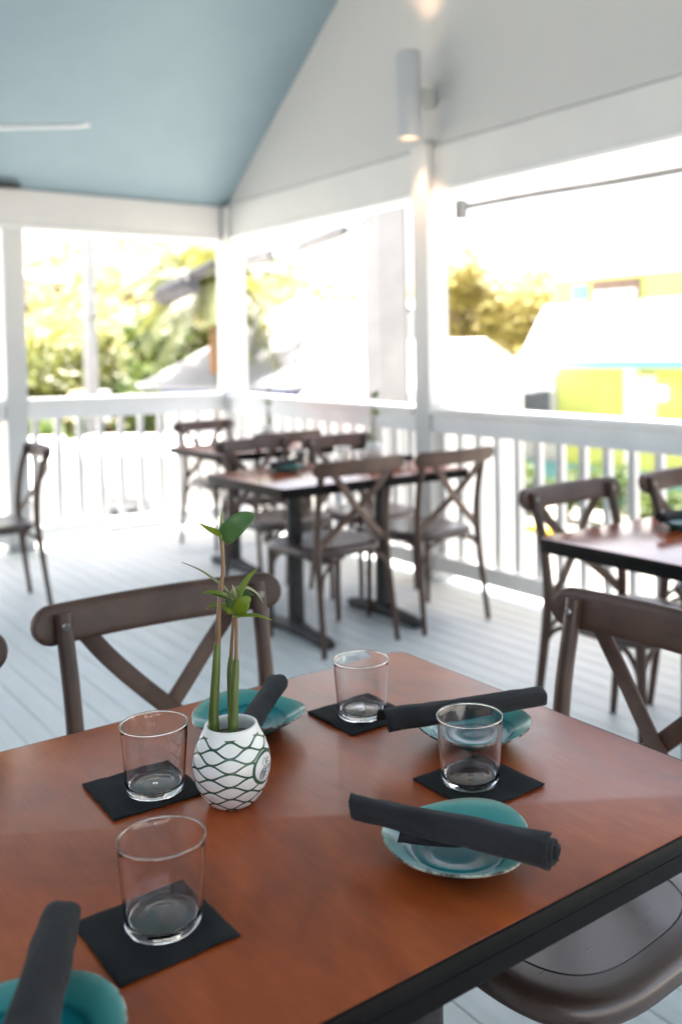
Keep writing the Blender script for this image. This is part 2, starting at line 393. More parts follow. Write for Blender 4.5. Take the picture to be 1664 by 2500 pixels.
# unseen wall added on the left to keep side light off the tables
SIDING = varied('grey_siding', (.24, .25, .26), (.30, .31, .32), .7, 2)
hw = thing('light_block_wall', 'unseen grey wall added beyond the left edge to block side light', 'wall', (X0, 2, 0))
MB().box(-.2, Y0 - 2, -.3, 0, 6.86 - 2, 2.6).build('wall_board', SIDING, hw)
# ceiling fan
f = thing('ceiling_fan', 'white ceiling fan with one blade tip showing at the left edge', 'fan', (1.42, 5.87, 2.66))
zf = ZE + SL * (6.72 - 5.87) - 2.66
MB().lathe([(.012, .05), (.012, zf + .02)], 12).build('downrod', TRIM, f, True)
MB().lathe([(0, -.06), (.06, -.055), (.09, -.03), (.095, .02), (.07, .055), (0, .06)], 32).build('motor_housing', TRIM, f, True)
for k in range(3):
    a = R_(-37.0) + k * math.pi * 2 / 3; ca, sa = math.cos(a), math.sin(a); mb = MB(); pts = []; sec = []
    for i in range(13):
        q = .08 + (.70 - .08) * i / 12; hwid = .045 + .022 * min(1, i / 3); 
        if i > 9: hwid *= math.sqrt(max(.02, 1 - ((i - 9) / 3.05) ** 2))
        pts.append((q * ca, q * sa, .0)); sec.append((hwid, .011))
    mb.sweep(pts, sec, 16, up=(sa * .42, -ca * .42, 1), expo=2.6); mb.build('fan_blade', TRIM, f, True)
# wall lamp: white up-and-down cylinder
l = thing('wall_lamp', 'white cylinder up and down lamp glowing warm above the middle post', 'lamp', (3.335, 4.185, 2.505))
prof = [(.056, .01), (.056, 0), (.068, 0), (.068, .478), (.056, .478), (.056, .466)]
MB().lathe([(.056, .02), (.058, 0), (.066, 0), (.068, .004), (.068, .474), (.066, .478), (.058, .478), (.056, .458)], 40).build('lamp_shade', LAMPM, l, True, 40)
MB().lathe([(0, .018), (.057, .018), (.057, .026), (0, .026)], 32).build('lens', WARM, l, True, 40)
MB().lathe([(0, .452), (.057, .452), (.057, .46), (0, .46)], 32).build('lens', WARM, l, True, 40)
MB().box(.06, -.04, .19, .166, .04, .29, .006).build('wall_bracket', IRONG, l)
for zz, rx, e in ((2.500, 0, 3.4), (2.99, math.pi, 3.4)):
    sd_l = bpy.data.lights.new('lamp_light', 'SPOT'); sd_l.energy = e; sd_l.color = (1, .60, .36); sd_l.spot_size = R_(78); sd_l.spot_blend = .6; sd_l.shadow_soft_size = .045
    so = bpy.data.objects.new('lamp_light', sd_l); C.objects.link(so); so.location = (0, 0, zz - 2.505); so.rotation_euler = (rx, 0, 0); so.parent = l

# ------------------------------------------------------------------ chairs
def seat_ring(inset, z, n=72):
    o = []
    for k in range(n):
        a = 2 * math.pi * k / n; c, s = math.cos(a), math.sin(a); e = 2 / 3.4
        x = math.copysign(abs(c) ** e, c); y = math.copysign(abs(s) ** e, s)
        hx = .224 + .014 * y; hy = .218
        o.append(((hx - inset) * x, (hy - inset) * y + (.006 * (1 - x * x) if y > 0 else 0), z))
    return o
def make_chair():
    t = thing('chair', '', 'chair')
    n = 72; m = MB()
    prof = [(.03, .411), (.010, .413), (.002, .421), (-.001, .438), (.003, .450), (.012, .4555), (.03, .456), (.0505, .4555), (.052, .4530), (.0530, .4530), (.0545, .4553), (.09, .4535), (.14, .4515), (.19, .4508)]
    vs = [v for i, z in prof for v in seat_ring(i, z)]; fs = []
    for i in range(len(prof) - 1):
        for k in range(n): fs.append((i * n + k, i * n + (k + 1) % n, (i + 1) * n + (k + 1) % n, (i + 1) * n + k))
    fs += [tuple(range(n)), tuple((len(prof) - 1) * n + k for k in range(n))]
    m.add(vs, fs); m.build('seat', SEATM, t, True, 50)
    ZR_ = .8165
    def ry(x): return -.262 - .030 * (1 - (x / .25) ** 2)
    m = MB(); pts = []; sec = []
    xs = [-.252 + .036 * (1 - math.cos(math.pi * i / 16)) for i in range(9)]; xs += [-.216 + .432 * i / 14 for i in range(1, 14)]; xs += [-q for q in reversed(xs[:9])]
    for x in xs:
        d = max(0, abs(x) - .216); h = math.sqrt(max(.036 ** 2 - d * d, 1e-6)); pts.append((x, ry(x), ZR_)); sec.append((.0105 if h > .01 else .006, max(h, .003)))
    m.sweep(pts, sec, 20, (0, 0, 1), 4.0)
    m.v = [(v[0], v[1] - (v[2] - ZR_) * .22, v[2]) for v in m.v]
    tr = m.build('top_rail', CHAIRM, t, True, 50)
    for s in (-1, 1):
        y = ry(.196) + .0105 + .010
        m = MB(); m.sweep([(s * .207, -.262, 0), (s * .200, -.236, .20), (s * .193, -.208, .43), (s * .191, -.205, .54), (s * .193, -.222, .68), (s * .196, y + .002, .80), (s * .1965, y - .006, .838)],
                          [.0115, .0135, .016, .016, .0155, .0155, .0150], 14, (0, 1, 0), 2.3, True, 6); m.build('rear_leg', CHAIRV, t, True, 50)
        m = MB(); m.sweep([(s * .196, .172, 0), (s * .193, .168, .22), (s * .190, .163, .43)], [.0115, .0135, .0165], 14, (0, 1, 0), 2.3, True, 4); m.build('front_leg', CHAIRV, t, True, 50)
        m = MB(); yo = .006 * s
        m.sweep([(s * .158, ry(.158) + .004, .800), (s * .10, -.277 + yo, .725), (s * .0, -.247 + yo, .622), (-s * .10, -.219 + yo, .535), (-s * .178, -.207, .470)], [(.0175, .0052)] * 5, 12, (0, 1, 0), 4, True, 6)
        m.build('back_slat', CHAIRM, t, True, 50)
        m = MB(); m.sweep([(s * .196, y + .013, ZR_), (s * .196, y + .0175, ZR_)], [.008, .0055], 12, (0, 0, 1)); m.build('bolt', STEEL, tr, True, 40)
        for sg, yy in ((1, .166), (-1, -.232)):   # arched braces at front and back
            m = MB(); m.sweep([(s * .194, yy, .27), (s * .180, yy, .345), (s * .135, yy + .0, .398), (s * .07, yy, .418)], [(.0085, .006)] * 4, 8, (0, 1, 0), 3, True, 5); m.build('brace', CHAIRV, t, True, 50)
            y0 = yy; y1 = yy - sg * .13
            m = MB(); m.sweep([(s * .1925, y0, .27), (s * .192, y0 - sg * .016, .345), (s * .190, y0 - sg * .06, .398), (s * .188, y1, .42)], [(.0085, .006)] * 4, 8, (1, 0, 0), 3, True, 5); m.build('brace', CHAIRV, t, True, 50)
    return t
chair0 = make_chair(); first = [True]
def chair(x, y, deg, label, group):
    rz = R_(deg)
    if first[0]:
        chair0.location = (x, y, 0); chair0.rotation_euler = (0, 0, rz); chair0['label'] = label; chair0['group'] = group; first[0] = False; return chair0
    return dup(chair0, (x, y, 0), rz, label, group)
def chair_at_rail(rx, ry_, deg, label, group):     # place by the middle of the top rail
    a = R_(deg); d = Vector((math.sin(a), -math.cos(a))) * .285
    return chair(rx - d.x, ry_ - d.y, deg, label, group)
GA, GB, GC, GD = 'chairs around the near table', 'chairs around the middle table', 'chairs around the right table', 'chairs around the far corner table'
chair_at_rail(.760, 1.765, 176.5, 'cross-back chair directly behind the near table and the potted seedlings', GA)
chair_at_rail(.19, 1.70, 178, 'cross-back chair at the left edge with only its rail end showing', GA)
chair_at_rail(1.375, 1.018, 90, 'cross-back chair at right end of the near table with its seat tucked under', GA)
chair_at_rail(.262, .345, 0, 'cross-back chair below the frame with blurred rail tip at bottom edge', GA)
chair_at_rail(2.405, 3.385, 3, 'cross-back chair seen from behind with its X back, in front of the middle table', GB)
chair_at_rail(2.955, 3.375, 2, 'cross-back chair seen from behind between the middle table and the lamp post', GB)
chair_at_rail(2.56, 4.66, 184, 'cross-back chair on far side of middle table facing us, nearer the left railing', GB)
chair_at_rail(3.03, 4.53, 184, 'cross-back chair on far side of middle table facing us, nearer the lamp post', GB)
chair_at_rail(2.462, 2.245, 181, 'cross-back chair behind the right table left corner, bushes behind it', GC)
chair_at_rail(3.045, 2.225, 182, 'cross-back chair behind the right table cut off by the right edge', GC)
chair_at_rail(3.04, 6.25, 186, 'cross-back chair farthest away against the corner of the railings', GD)
chair_at_rail(2.95, 4.90, 4, 'cross-back chair seen from behind at the far corner table, mostly hidden', GD)
chair_at_rail(1.588, 5.24, 88, 'lone cross-back chair seen edge-on in front of the left post', GD)
# ------------------------------------------------------------------ tables
def rrect(x0, y0, x1, y1, r, n=6):
    o = []
    for cx, cy, a0 in ((x1 - r, y1 - r, 0), (x0 + r, y1 - r, 90), (x0 + r, y0 + r, 180), (x1 - r, y0 + r, 270)):
        for k in range(n + 1): a = R_(a0 + 90 * k / n); o.append((cx + r * math.cos(a), cy + r * math.sin(a)))
    return o
def stack(m, base, prof):
    n = None; vs = []; fs = []
    for inset, z in prof:
        p = base(inset); n = len(p); vs += [(x, y, z) for x, y in p]
    for i in range(len(prof) - 1):
        for k in range(n): fs.append((i * n + k, i * n + (k + 1) % n, (i + 1) * n + (k + 1) % n, (i + 1) * n + k))
    fs += [tuple(range(n)), tuple((len(prof) - 1) * n + k for k in range(n))]; m.add(vs, fs)
def make_table(L, W, label, loc, group=None, top=None):
    t = thing('dining_table', label, 'table', loc, 0, group); hx, hy = L / 2, W / 2
    R0 = lambda i: rrect(-hx + i, -hy + i, hx - i, hy - i, .022 - min(i, .015))
    m = MB(); stack(m, R0, [(.004, .735), (.0035, .7365), (.0035, .7482), (.0043, .7497), (.006, .75)]); m.build('tabletop', top or TABLEW, t, True, 35)
    m = MB(); stack(m, R0, [(.006, .7065), (.0022, .708), (.0022, .7285), (.0036, .7295), (.0036, .7305), (.0, .7315), (.0, .7470), (.0008, .7488), (.0022, .7494), (.0036, .7494), (.0036, .7462), (.02, .7462)])
    eb = m.build('edge_band', BLACK, t, True, 35)
    for s in (-1, 1):
        c = MB(); c.lathe([(.042, .03), (.039, .06), (.038, .08), (.038, .66), (.06, .685), (.06, .703)], 24, (s * (hx - .27), 0, 0)); c.build('column', IRON, t, True, 40)
        q = MB(); X = s * (hx - .27)
        q.sweep([(X, -.285, .022), (X, -.24, .026), (X, -.10, .036), (X, 0, .045), (X, .10, .036), (X, .24, .026), (X, .285, .022)], [(.026, .018), (.034, .024), (.030, .028), (.042, .036), (.030, .028), (.034, .024), (.026, .018)], 16, (0, 0, 1), 3, True, 3)
        q.build('foot', IRON, t, True, 50)
        q = MB(); q.box(X - .05, -hy + .1, .690, X + .05, hy - .1, .7065, .003); q.build('support_bar', IRON, t)
    return t
def place_table(src, loc, label, group): return dup(src, loc, 0, label, group)
GT = 'dark edged wooden dining tables'
make_table(1.20, .751, 'reddish brown near table set with glasses, plates and seedling vase', (.477, 1.0285, 0), GT)
t2 = make_table(1.045, .715, 'middle table surrounded by cross-back chairs', (2.537, 3.765, 0), GT, TABLEG)
place_table(t2, (2.572, 1.635, 0), 'right table with glossy top cut off by the right edge', GT)
place_table(t2, (2.985, 5.21, 0), 'far table in the corner of the railings', GT)

# ------------------------------------------------------------------ things on the tables
def make_glass():
    o = [(0, .0012), (.020, .0010), (.030, 0), (.0345, .0012), (.0366, .0045), (.0374, .009)]
    o += [(.0374 + (.0426 - .0374) * (i / 10), .009 + (.0853 - .009) * (i / 10)) for i in range(1, 11)]
    o += [(.0420 + .0010 * math.cos(R_(-40 + 260 * i / 14)), .0868 + .0010 * math.sin(R_(-40 + 260 * i / 14))) for i in range(0, 15)]
    o += [(.0409 - (.0409 - .0354) * (i / 10), .0853 - (.0853 - .0145) * (i / 10)) for i in range(0, 11)]
    o += [(.0346, .0112), (.0325, .0088), (.0295, .0080), (.024, .0082), (.019, .0094), (.0165, .0088), (.0135, .0100), (.0105, .0092), (.0075, .0104), (.005, .0097), (.0025, .0108), (0, .0106)]
    t = thing('glass_tumbler', '', 'glass'); MB().lathe(o, 72).build('glass_body', GLASS, t, True, None, True); return t
gl0 = make_glass(); GG = 'glass tumblers on black napkins'
def glass(x, y, z, lab, grp=GG, f=[1]):
    if f[0]: f[0] = 0; gl0.location = (x, y, z); gl0['label'] = lab; gl0['group'] = grp; return gl0
    return dup(gl0, (x, y, z), random.uniform(0, 6), lab, grp)
def make_napkin(seed):
    n = 22; h = .0595; m = MB(); vs = []; fs = []
    def wob(x, y): return .0011 * noise.noise(Vector((x * 45 + seed, y * 14, seed))) + .0016 * noise.noise(Vector((x * 18, y * 18 + seed, 3)))
    N = n + 1
    for j in range(N):
        for i in range(N):
            x = -h + 2 * h * i / n; y = -h + 2 * h * j / n
            ex = .0012 * noise.noise(Vector((y * 60, seed, 1))) if i in (0, n) else 0
            vs.append((x + ex, y + (.0012 * noise.noise(Vector((x * 60, seed, 2))) if j in (0, n) else 0), .0032 + wob(x, y) * (.35 + min(1, (x * x + y * y) / .0028) * .65)))
    for j in range(n):
        for i in range(n): fs.append((j * N + i, j * N + i + 1, (j + 1) * N + i + 1, (j + 1) * N + i))
    per = list(range(N)) + [N * k + n for k in range(1, N)] + [N * n + k for k in range(n - 1, -1, -1)] + [N * k for k in range(n - 1, 0, -1)]
    prev = per
    for dz, sc in ((.0009, 1.012), (.0016, .994), (.0024, 1.008), (.0040, .99)):   # the folded edge, layer by layer
        cur = []
        for q in per:
            v = vs[q]; cur.append(len(vs)); vs.append((v[0] * sc, v[1] * sc, max(.0003, v[2] - dz) if dz < .004 else .0003))
        for k in range(len(per)): fs.append((prev[k], prev[(k + 1) % len(per)], cur[(k + 1) % len(per)], cur[k]))
        prev = cur
    m.add(vs, fs); return m.build('cocktail_napkin', PAPER, None, True, 60)
GN = 'square black cocktail napkins under the glasses'
for k, (x, y, a, lab) in enumerate([(.357, .863, 0.7, 'square black napkin under the front left glass, nearest the camera'), (.468, 1.158, -1.8, 'square black napkin under the glass left of the vase'),
                                    (.833, 1.187, .8, 'square black napkin under the farthest glass at the back'), (.814, .900, .6, 'square black napkin under the glass before the horizontal dark roll')]):
    o = make_napkin(k * 3.7 + 1); o.location = (x, y, .7502); o.rotation_euler = (0, 0, R_(a)); tag(o, lab, 'napkin', GN)
glass(.366, .863, .7536, 'glass tumbler nearest the camera at front left'); glass(.477, 1.140, .7536, 'glass tumbler just left of the patterned vase')
glass(.828, 1.178, .7536, 'glass tumbler at the back near the far table corner'); glass(.804, .904, .7536, 'glass tumbler on right overlapping the plate behind it')
# plates
def make_plate(seed):
    t = thing('plate', '', 'plate'); n = 72; rd = random.Random(seed); ph = [rd.uniform(0, 6.28) for _ in range(6)]
    def rr(a): return 1 + .022 * math.sin(2 * a + ph[0]) + .020 * math.sin(3 * a + ph[1]) + .010 * math.sin(5 * a + ph[2])
    def dz(a): return .0030 * math.sin(2 * a + ph[3]) + .0018 * math.sin(3 * a + ph[4])
    prof = [(0, .0066), (.010, .0064), (.022, .0072), (.0265, .0062), (.031, .0074), (.040, .0080), (.047, .0088), (.0505, .0082), (.054, .0105), (.063, .0155), (.072, .0205), (.079, .0245), (.0822, .0262)]
    m = MB(); vs = []; fs = []
    def ring(r, z, sw): 
        return [(r * (1 + (rr(a) - 1) * min(1, r / .06)) * math.cos(a + sw), r * (1 + (rr(a) - 1) * min(1, r / .06)) * math.sin(a + sw), z + dz(a) * (r / .082) ** 3) for a in (2 * math.pi * k / n for k in range(n))]
    for r, z in prof: vs += ring(max(r, 1e-4), z, 0)
    for i in range(len(prof) - 1):
        for k in range(n): fs.append((i * n + k, i * n + (k + 1) % n, (i + 1) * n + (k + 1) % n, (i + 1) * n + k))
    m.add(vs, fs); m.build('glazed_bowl', PLATE, t, True, None, True)
    m = MB(); vs = []; fs = []; pr2 = [(.0822, .0262), (.0834, .0258), (.0838, .0246), (.0830, .0236), (.0805, .0222)]
    for r, z in pr2: vs += ring(r, z, 0)
    for i in range(len(pr2) - 1):
        for k in range(n): fs.append((i * n + k, i * n + (k + 1) % n, (i + 1) * n + (k + 1) % n, (i + 1) * n + k))
    m.add(vs, fs); m.build('rim', EDGE, t, True)
    m = MB(); vs = []; fs = []; pr3 = [(.0806, .0223), (.070, .0155), (.058, .0085), (.050, .0042), (.046, .0005), (.042, .0005), (.040, .003), (1e-4, .0032)]
    for r, z in pr3: vs += ring(r, z, 0)
    for i in range(len(pr3) - 1):
        for k in range(n): fs.append((i * n + k, i * n + (k + 1) % n, (i + 1) * n + (k + 1) % n, (i + 1) * n + k))
    m.add(vs, fs); m.build('underside', PLATE, t, True)
    return t
GP = 'teal glazed plates with napkin rolls'
PL = []
for k, (x, y, a, lab) in enumerate([(.674, .782, 1.0, 'wavy teal plate at front right under the wide napkin roll'), (.905, 1.010, 2.2, 'wavy teal plate partly behind the right glass'),
                                    (.672, 1.252, .4, 'wavy teal plate behind the vase near the far edge'), (.198, .757, 3.6, 'wavy teal plate cut off by the lower left corner')]):
    t = make_plate(k + 3); t.location = (x, y, .7505); t.rotation_euler = (0, 0, a); t['label'] = lab; t['group'] = GP; PL.append(t)
# rolled napkins: a spiral sheet of cloth
def make_roll(p0, p1, lab, seed, r0=.0185, turns=2.6, flat=.86, lend=None, rend=None, bulge=0, flap=0):
    p0, p1 = Vector(p0), Vector(p1); L = (p1 - p0).length; ax = (p1 - p0).normalized(); mid = (p0 + p1) / 2
    t = thing('napkin_roll', lab, 'napkin', mid, 0, 'dark napkin rolls on the plates')
    up = Vector((0, 0, 1)); sd_ = ax.cross(up).normalized(); u_ = sd_.cross(ax).normalized()
    NU, NV = 120, 34; vs = []; fs = []
    a_start = R_(200)
    for i in range(NU + 1):
        q = i / NU; th = a_start - 2 * math.pi * turns * q; rad = r0 * (1 - .70 * q)
        lo, hi = -L / 2, L / 2
        if lend: lo += lend(q)
        if rend: hi += rend(q)
        for j in range(NV + 1):
            v = lo + (hi - lo) * j / NV; sv = v / L + .5
            w_ = 1 + .13 * noise.noise(Vector((sv * 5, math.cos(th) * 1.2, math.sin(th) * 1.2 + seed))) + .06 * noise.noise(Vector((sv * 13, th * 1.3, seed + 5)))
            w_ *= (1 + bulge * (sv - .5)) * (1 + .045 * math.cos(3 * th + seed + 1.5 * sv) - .16 * max(0, .22 - abs(noise.noise(Vector((sv * 4.2 + seed, th * .55, 2.0))))))
            x = rad * w_ * math.cos(th) * 1.10; y = rad * w_ * math.sin(th) * flat
            if flap and q < .07:      # the loose last edge of the cloth hangs down
                k = (1 - q / .07) * flap * (1 if .18 < sv < .72 else 0.0); x -= k * .010; y -= k * .004
            vs.append(ax * v + sd_ * x + u_ * y)
    N = NV + 1
    for i in range(NU):
        for j in range(NV): fs.append((i * N + j, i * N + j + 1, (i + 1) * N + j + 1, (i + 1) * N + j))
    m = MB(); m.add(vs, fs); o = m.build('rolled_cloth', LINEN, t, True)
    s = o.modifiers.new('thick', 'SOLIDIFY'); s.thickness = .0016; s.offset = 0
    return t
make_roll((.590, .882, .797), (.702, .668, .794), 'dark napkin roll lying across the front right plate, widest in view', 1.0, .0185, 2.7, .80,
          lambda q: .035 * min(1, q * 2.2) + .012 * q, lambda q: .012 * max(0, q - .12) - (.010 if q < .1 else 0), .34)
FL = bpy.data.objects['napkin_roll']; m = MB(); vs = []; fs = []      # the loose flap of that napkin, lying in the plate
A_, B_ = Vector((.640, .835, .7785)), Vector((.722, .738, .7785)); dn = Vector((-.0235, -.022, -.0035))
for i in range(15):
    for k in range(7):
        q = i / 14; p = A_.lerp(B_, q) + dn * (k / 6) * (1.15 - .75 * q ** 3) + Vector((0, 0, .0012 * noise.noise(Vector((i * .5, k * .6, 4)))))
        vs.append(p - FL.location)
for i in range(14):
    for k in range(6): fs.append((i * 7 + k, i * 7 + k + 1, (i + 1) * 7 + k + 1, (i + 1) * 7 + k))
m.add(vs, fs); o = m.build('flap', LINEN, FL, True); q = o.modifiers.new('thick', 'SOLIDIFY'); q.thickness = .0018
make_roll((.772, 1.054, .794), (1.004, .966, .801), 'dark napkin roll on the plate behind the right glass', 9.0, .0185, 2.4, .90, lambda q: .030 * q, lambda q: -.006 * q, -.16)
make_roll((.595, 1.135, .787), (.728, 1.256, .806), 'dark napkin roll on the plate behind the vase', 15.0, .0165, 2.4, .85, lambda q: .02 * q, lambda q: -.010 * q, .0)
make_roll((.268, .866, .801), (.146, .630, .787), 'dark napkin roll cut off by the lower left corner', 22.0, .0205, 2.5, .9, lambda q: .030 * q, lambda q: -.01 * q, .5)

# ------------------------------------------------------------------ vase with mangrove seedlings
VX, VY, VZ = .543, 1.057, .7502
def vr(z):
    P = [(0, .0265), (.004, .0315), (.012, .0375), (.025, .0440), (.040, .0478), (.052, .0484), (.064, .0466), (.076, .0425), (.086, .0375), (.093, .0342), (.0965, .0330)]
    for (a, ra), (b, rb) in zip(P, P[1:]):
        if z <= b: k = (z - a) / (b - a); return ra + (rb - ra) * k
    return P[-1][1]
def make_vase(loc, label, rz, group):
    t = thing('vase', label, 'vase', loc, rz, group)
    pr = [(0, 0), (.024, 0)] + [(vr(.0965 * i / 44), .0965 * i / 44 + .0004) for i in range(0, 45)]
    m = MB(); m.lathe(pr, 72); m.build('vase_body', VASE, t, True, 50)
    m = MB(); m.lathe([(.0330, .0968), (.0326, .0982), (.0312, .0989), (.0296, .0984), (.0288, .0965), (.030, .090), (.034, .075), (.036, .06), (.034, .03), (.0, .03)], 60); m.build('vase_lip', VWHITE, t, True, 60)
    m = MB(); m.lathe([(1e-4, .080), (.0325, .080)], 40); m.build('water', WATER, t)
    # line drawing inside the oval
    m = MB()
    def on(th, z): r = vr(z) + .0004; return (r * math.cos(VTH + th), r * math.sin(VTH + th), z)
    def curve(pts): m.sweep([on(a, z) for a, z in pts], [.00022] * len(pts), 5)
    def ell(cx, cz, rx, rz_, rot=0, n=22, t0=0, t1=6.29, k=1.0):
        o = []
        for i in range(n + 1):
            a = t0 + (t1 - t0) * i / n; s = 1 - (1 - k) * i / n; X, Z = rx * math.cos(a) * s, rz_ * math.sin(a) * s
            o.append((cx + X * math.cos(rot) - Z * math.sin(rot) * 12, cz + X * math.sin(rot) / 12 + Z * math.cos(rot)))
        curve(o)
    ell(-.16, .0445, .15, .0066, .5); ell(-.14, .0450, .10, .0044, .5); ell(-.17, .0440, .12, .0055, .5, 40, 0, 16, .1)
    ell(.10, .049, .13, .0068); ell(.10, .049, .075, .0040, 0, 30, 0, 12, .1)
    for q in range(5): curve([(-.24 + .05 * q, .041 + .001 * q), (-.19 + .05 * q, .0475 + .0006 * q)])
    curve([(-.08, .052), (-.16, .058), (-.06, .063), (.0, .059), (-.02, .055), (.06, .060), (.10, .066), (.02, .069), (-.06, .066)])
    curve([(.0, .055), (.06, .0575), (.14, .060), (.20, .057)]); curve([(-.05, .041), (.02, .0385), (.12, .040), (.2, .044)])
    m.build('drawing', INK, t)
    return t
vase = make_vase((VX, VY, VZ), 'white vase with green net lines and drawn oval on the near table', 0, 'white patterned seedling vases')
PR = Vector((.889, -.457, 0)); PD = Vector((-.457, -.889, 0)); PU = Vector((0, 0, 1))   # sideways, towards us, up
def pp(px, py, d=0.0):
    z0 = (1956.3 - py) / 1928.0; s = (px - (567.5 - 4.36 * z0 * 10)) / 1985.0
    return PR * s + PD * d + PU * z0
def stem(parent, pts, rad, name, mt, k=5):
    m = MB(); m.sweep([pp(*p) for p in pts], rad, 12, (0, 1, 0), 2, True, k); return m.build(name, mt, parent, True, 60)
def leaf(parent, pts, wid, face, mt, cup=.0, n=11, shape=.5, th=.0004):
    wid *= .66
    # midrib through pts; half width wid; face = direction the blade looks
    P = [pp(*p) for p in pts]; P, _ = spline(P, [1] * len(P), 5); fv = Vector(face).normalized(); face_v = PR * fv.x + PD * fv.y + PU * fv.z
    m = MB(); vs = []; fs = []; K = 7
    for i, p in enumerate(P):
        q = i / (len(P) - 1); a = P[max(0, i - 1)]; b = P[min(len(P) - 1, i + 1)]; tg = (b - a).normalized(); sdd = tg.cross(face_v).normalized(); nn = sdd.cross(tg)
        hw_ = wid * (max(0, math.sin(math.pi * q ** shape)) ** .8) + .0003
        for k in range(K):
            c = -1 + 2 * k / (K - 1); vs.append(p + sdd * hw_ * c + nn * (cup * hw_ * (c * c - .3) + .06 * hw_ * math.cos(c * 9)))
    for i in range(len(P) - 1):
        for k in range(K - 1): fs.append((i * K + k, i * K + k + 1, (i + 1) * K + k + 1, (i + 1) * K + k))
    m.add(vs, fs); o = m.build('leaf', mt, parent, True); s = o.modifiers.new('thick', 'SOLIDIFY'); s.thickness = th; s.offset = 0
    return o
def make_plants(loc, rz, lab1, lab2, lab3, group):
    # tall single seedling
    t = thing('mangrove_seedling', lab1, 'plant', loc, rz, group)
    stem(t, [(527, 1830, .004), (521.5, 1750, .004), (524, 1690, .003), (528, 1620, .002), (530.5, 1571, 0)], [0.0062, 0.0064, 0.0058, 0.0050, 0.0042], 'seed_pod', PROP)
    stem(t, [(530.5, 1574, 0), (532.5, 1566, 0), (533.6, 1506, 0), (539, 1440, 0), (543.5, 1400, 0), (543.8, 1370, 0), (540.5, 1322, 0)], [0.0038, 0.0035, 0.0030, 0.0027, 0.0024, 0.0023, 0.0023], 'stem', STEMB)
    stem(t, [(540.5, 1325, 0), (539.8, 1300, 0), (541, 1270, 0), (542, 1251, 0)], [0.0024, 0.0027, 0.0019, 0.0002], 'bud', LEAFY)
    leaf(t, [(541, 1320, .001), (552, 1308, .006), (580, 1280, .012), (606, 1268, .008), (623, 1266, .0)], .0195, (.15, .9, .42), LEAFD, .12, shape=.72)
    leaf(t, [(540, 1325, .001), (536, 1308, .008), (520, 1295, .016), (502, 1283, .020), (487, 1272, .020)], .0085, (.45, .45, .6), LEAFL, .5, shape=.6)
    # front seedling of the pair
    t = thing('mangrove_seedling', lab2, 'plant', loc, rz, group)
    stem(t, [(571, 1830, .014), (570, 1750, .012), (571.5, 1690, .010), (574.5, 1640, .008), (576, 1609, .007)], [0.0054, 0.0056, 0.0053, 0.0046, 0.0036], 'seed_pod', PROP)
    stem(t, [(576, 1611, .007), (576.5, 1590, .006), (576.8, 1540, .004), (576.3, 1497, .002)], [0.0030, 0.0025, 0.0022, 0.0023], 'stem', STEMB)
    leaf(t, [(576, 1498, .003), (580, 1488, .010), (592, 1470, .016), (603, 1462, .016), (612, 1462, .014)], .0155, (-.1, .95, .25), LEAFL, .1, shape=.62)
    leaf(t, [(577, 1500, .002), (584, 1500, .010), (604, 1494, .020), (634, 1496, .026), (662, 1509, .026)], .0095, (.1, .12, 1), LEAFL, -.35)
    leaf(t, [(577, 1466, .0), (582, 1455, -.002), (594, 1435, -.004), (610, 1415, -.006), (627, 1400, -.008)], .0085, (-.55, .75, .35), LEAFL, .15)
    leaf(t, [(574, 1470, .0), (570, 1463, .01), (540, 1441, .022), (512, 1433, .028), (495, 1433, .030)], .0090, (.2, .28, 1), LEAFL, .3)
    leaf(t, [(573, 1480, .004), (566, 1470, .012), (548, 1450, .020), (530, 1441, .024), (520, 1440, .024)], .0100, (-.5, .45, .7), LEAFD, .3)
    leaf(t, [(576, 1468, 0), (572, 1448, 0), (567, 1431, 0)], .003, (.1, .9, .1), LEAFY, .1)
    # seedling behind
    t = thing('mangrove_seedling', lab3, 'plant', loc, rz, group)
    stem(t, [(566, 1830, -.002), (564, 1750, -.004), (562, 1690, -.005), (561, 1640, -.006), (564, 1608, -.006)], [0.0040, 0.0042, 0.0040, 0.0036, 0.0027], 'seed_pod', PROP)
    stem(t, [(564, 1610, -.006), (566, 1570, -.005), (569, 1530, -.004), (571, 1502, -.003)], [0.0025, 0.0022, 0.0020, 0.0019], 'stem', STEMB)
    leaf(t, [(570, 1502, -.003), (562, 1490, -.006), (544, 1482, -.010), (520, 1482, -.014), (501, 1495, -.016)], .0100, (-.1, .14, 1), LEAFL, -.5)
    leaf(t, [(571, 1480, -.003), (548, 1446, -.012), (520, 1424, -.020), (485, 1402, -.028), (441, 1384, -.034)], .0070, (.35, -.12, .9), LEAFY, .5)
    leaf(t, [(572, 1478, -.004), (576, 1445, -.008), (598, 1442, -.012), (626, 1460, -.016), (644, 1488, -.018)], .0090, (.2, -.06, 1), LEAFY, -.5)
    leaf(t, [(573, 1490, -.004), (590, 1466, -.014), (606, 1462, -.018), (622, 1470, -.020)], .008, (.2, .5, .7), LEAFD, .2)
GS = 'mangrove seedlings in the vases'
make_plants((VX, VY, VZ), 0, 'tall single-stemmed mangrove seedling in the near vase, topmost leaves', 'lime-leaved mangrove seedling at front of the pair in the near vase', 'thinner mangrove seedling behind the pair in the near vase', GS)
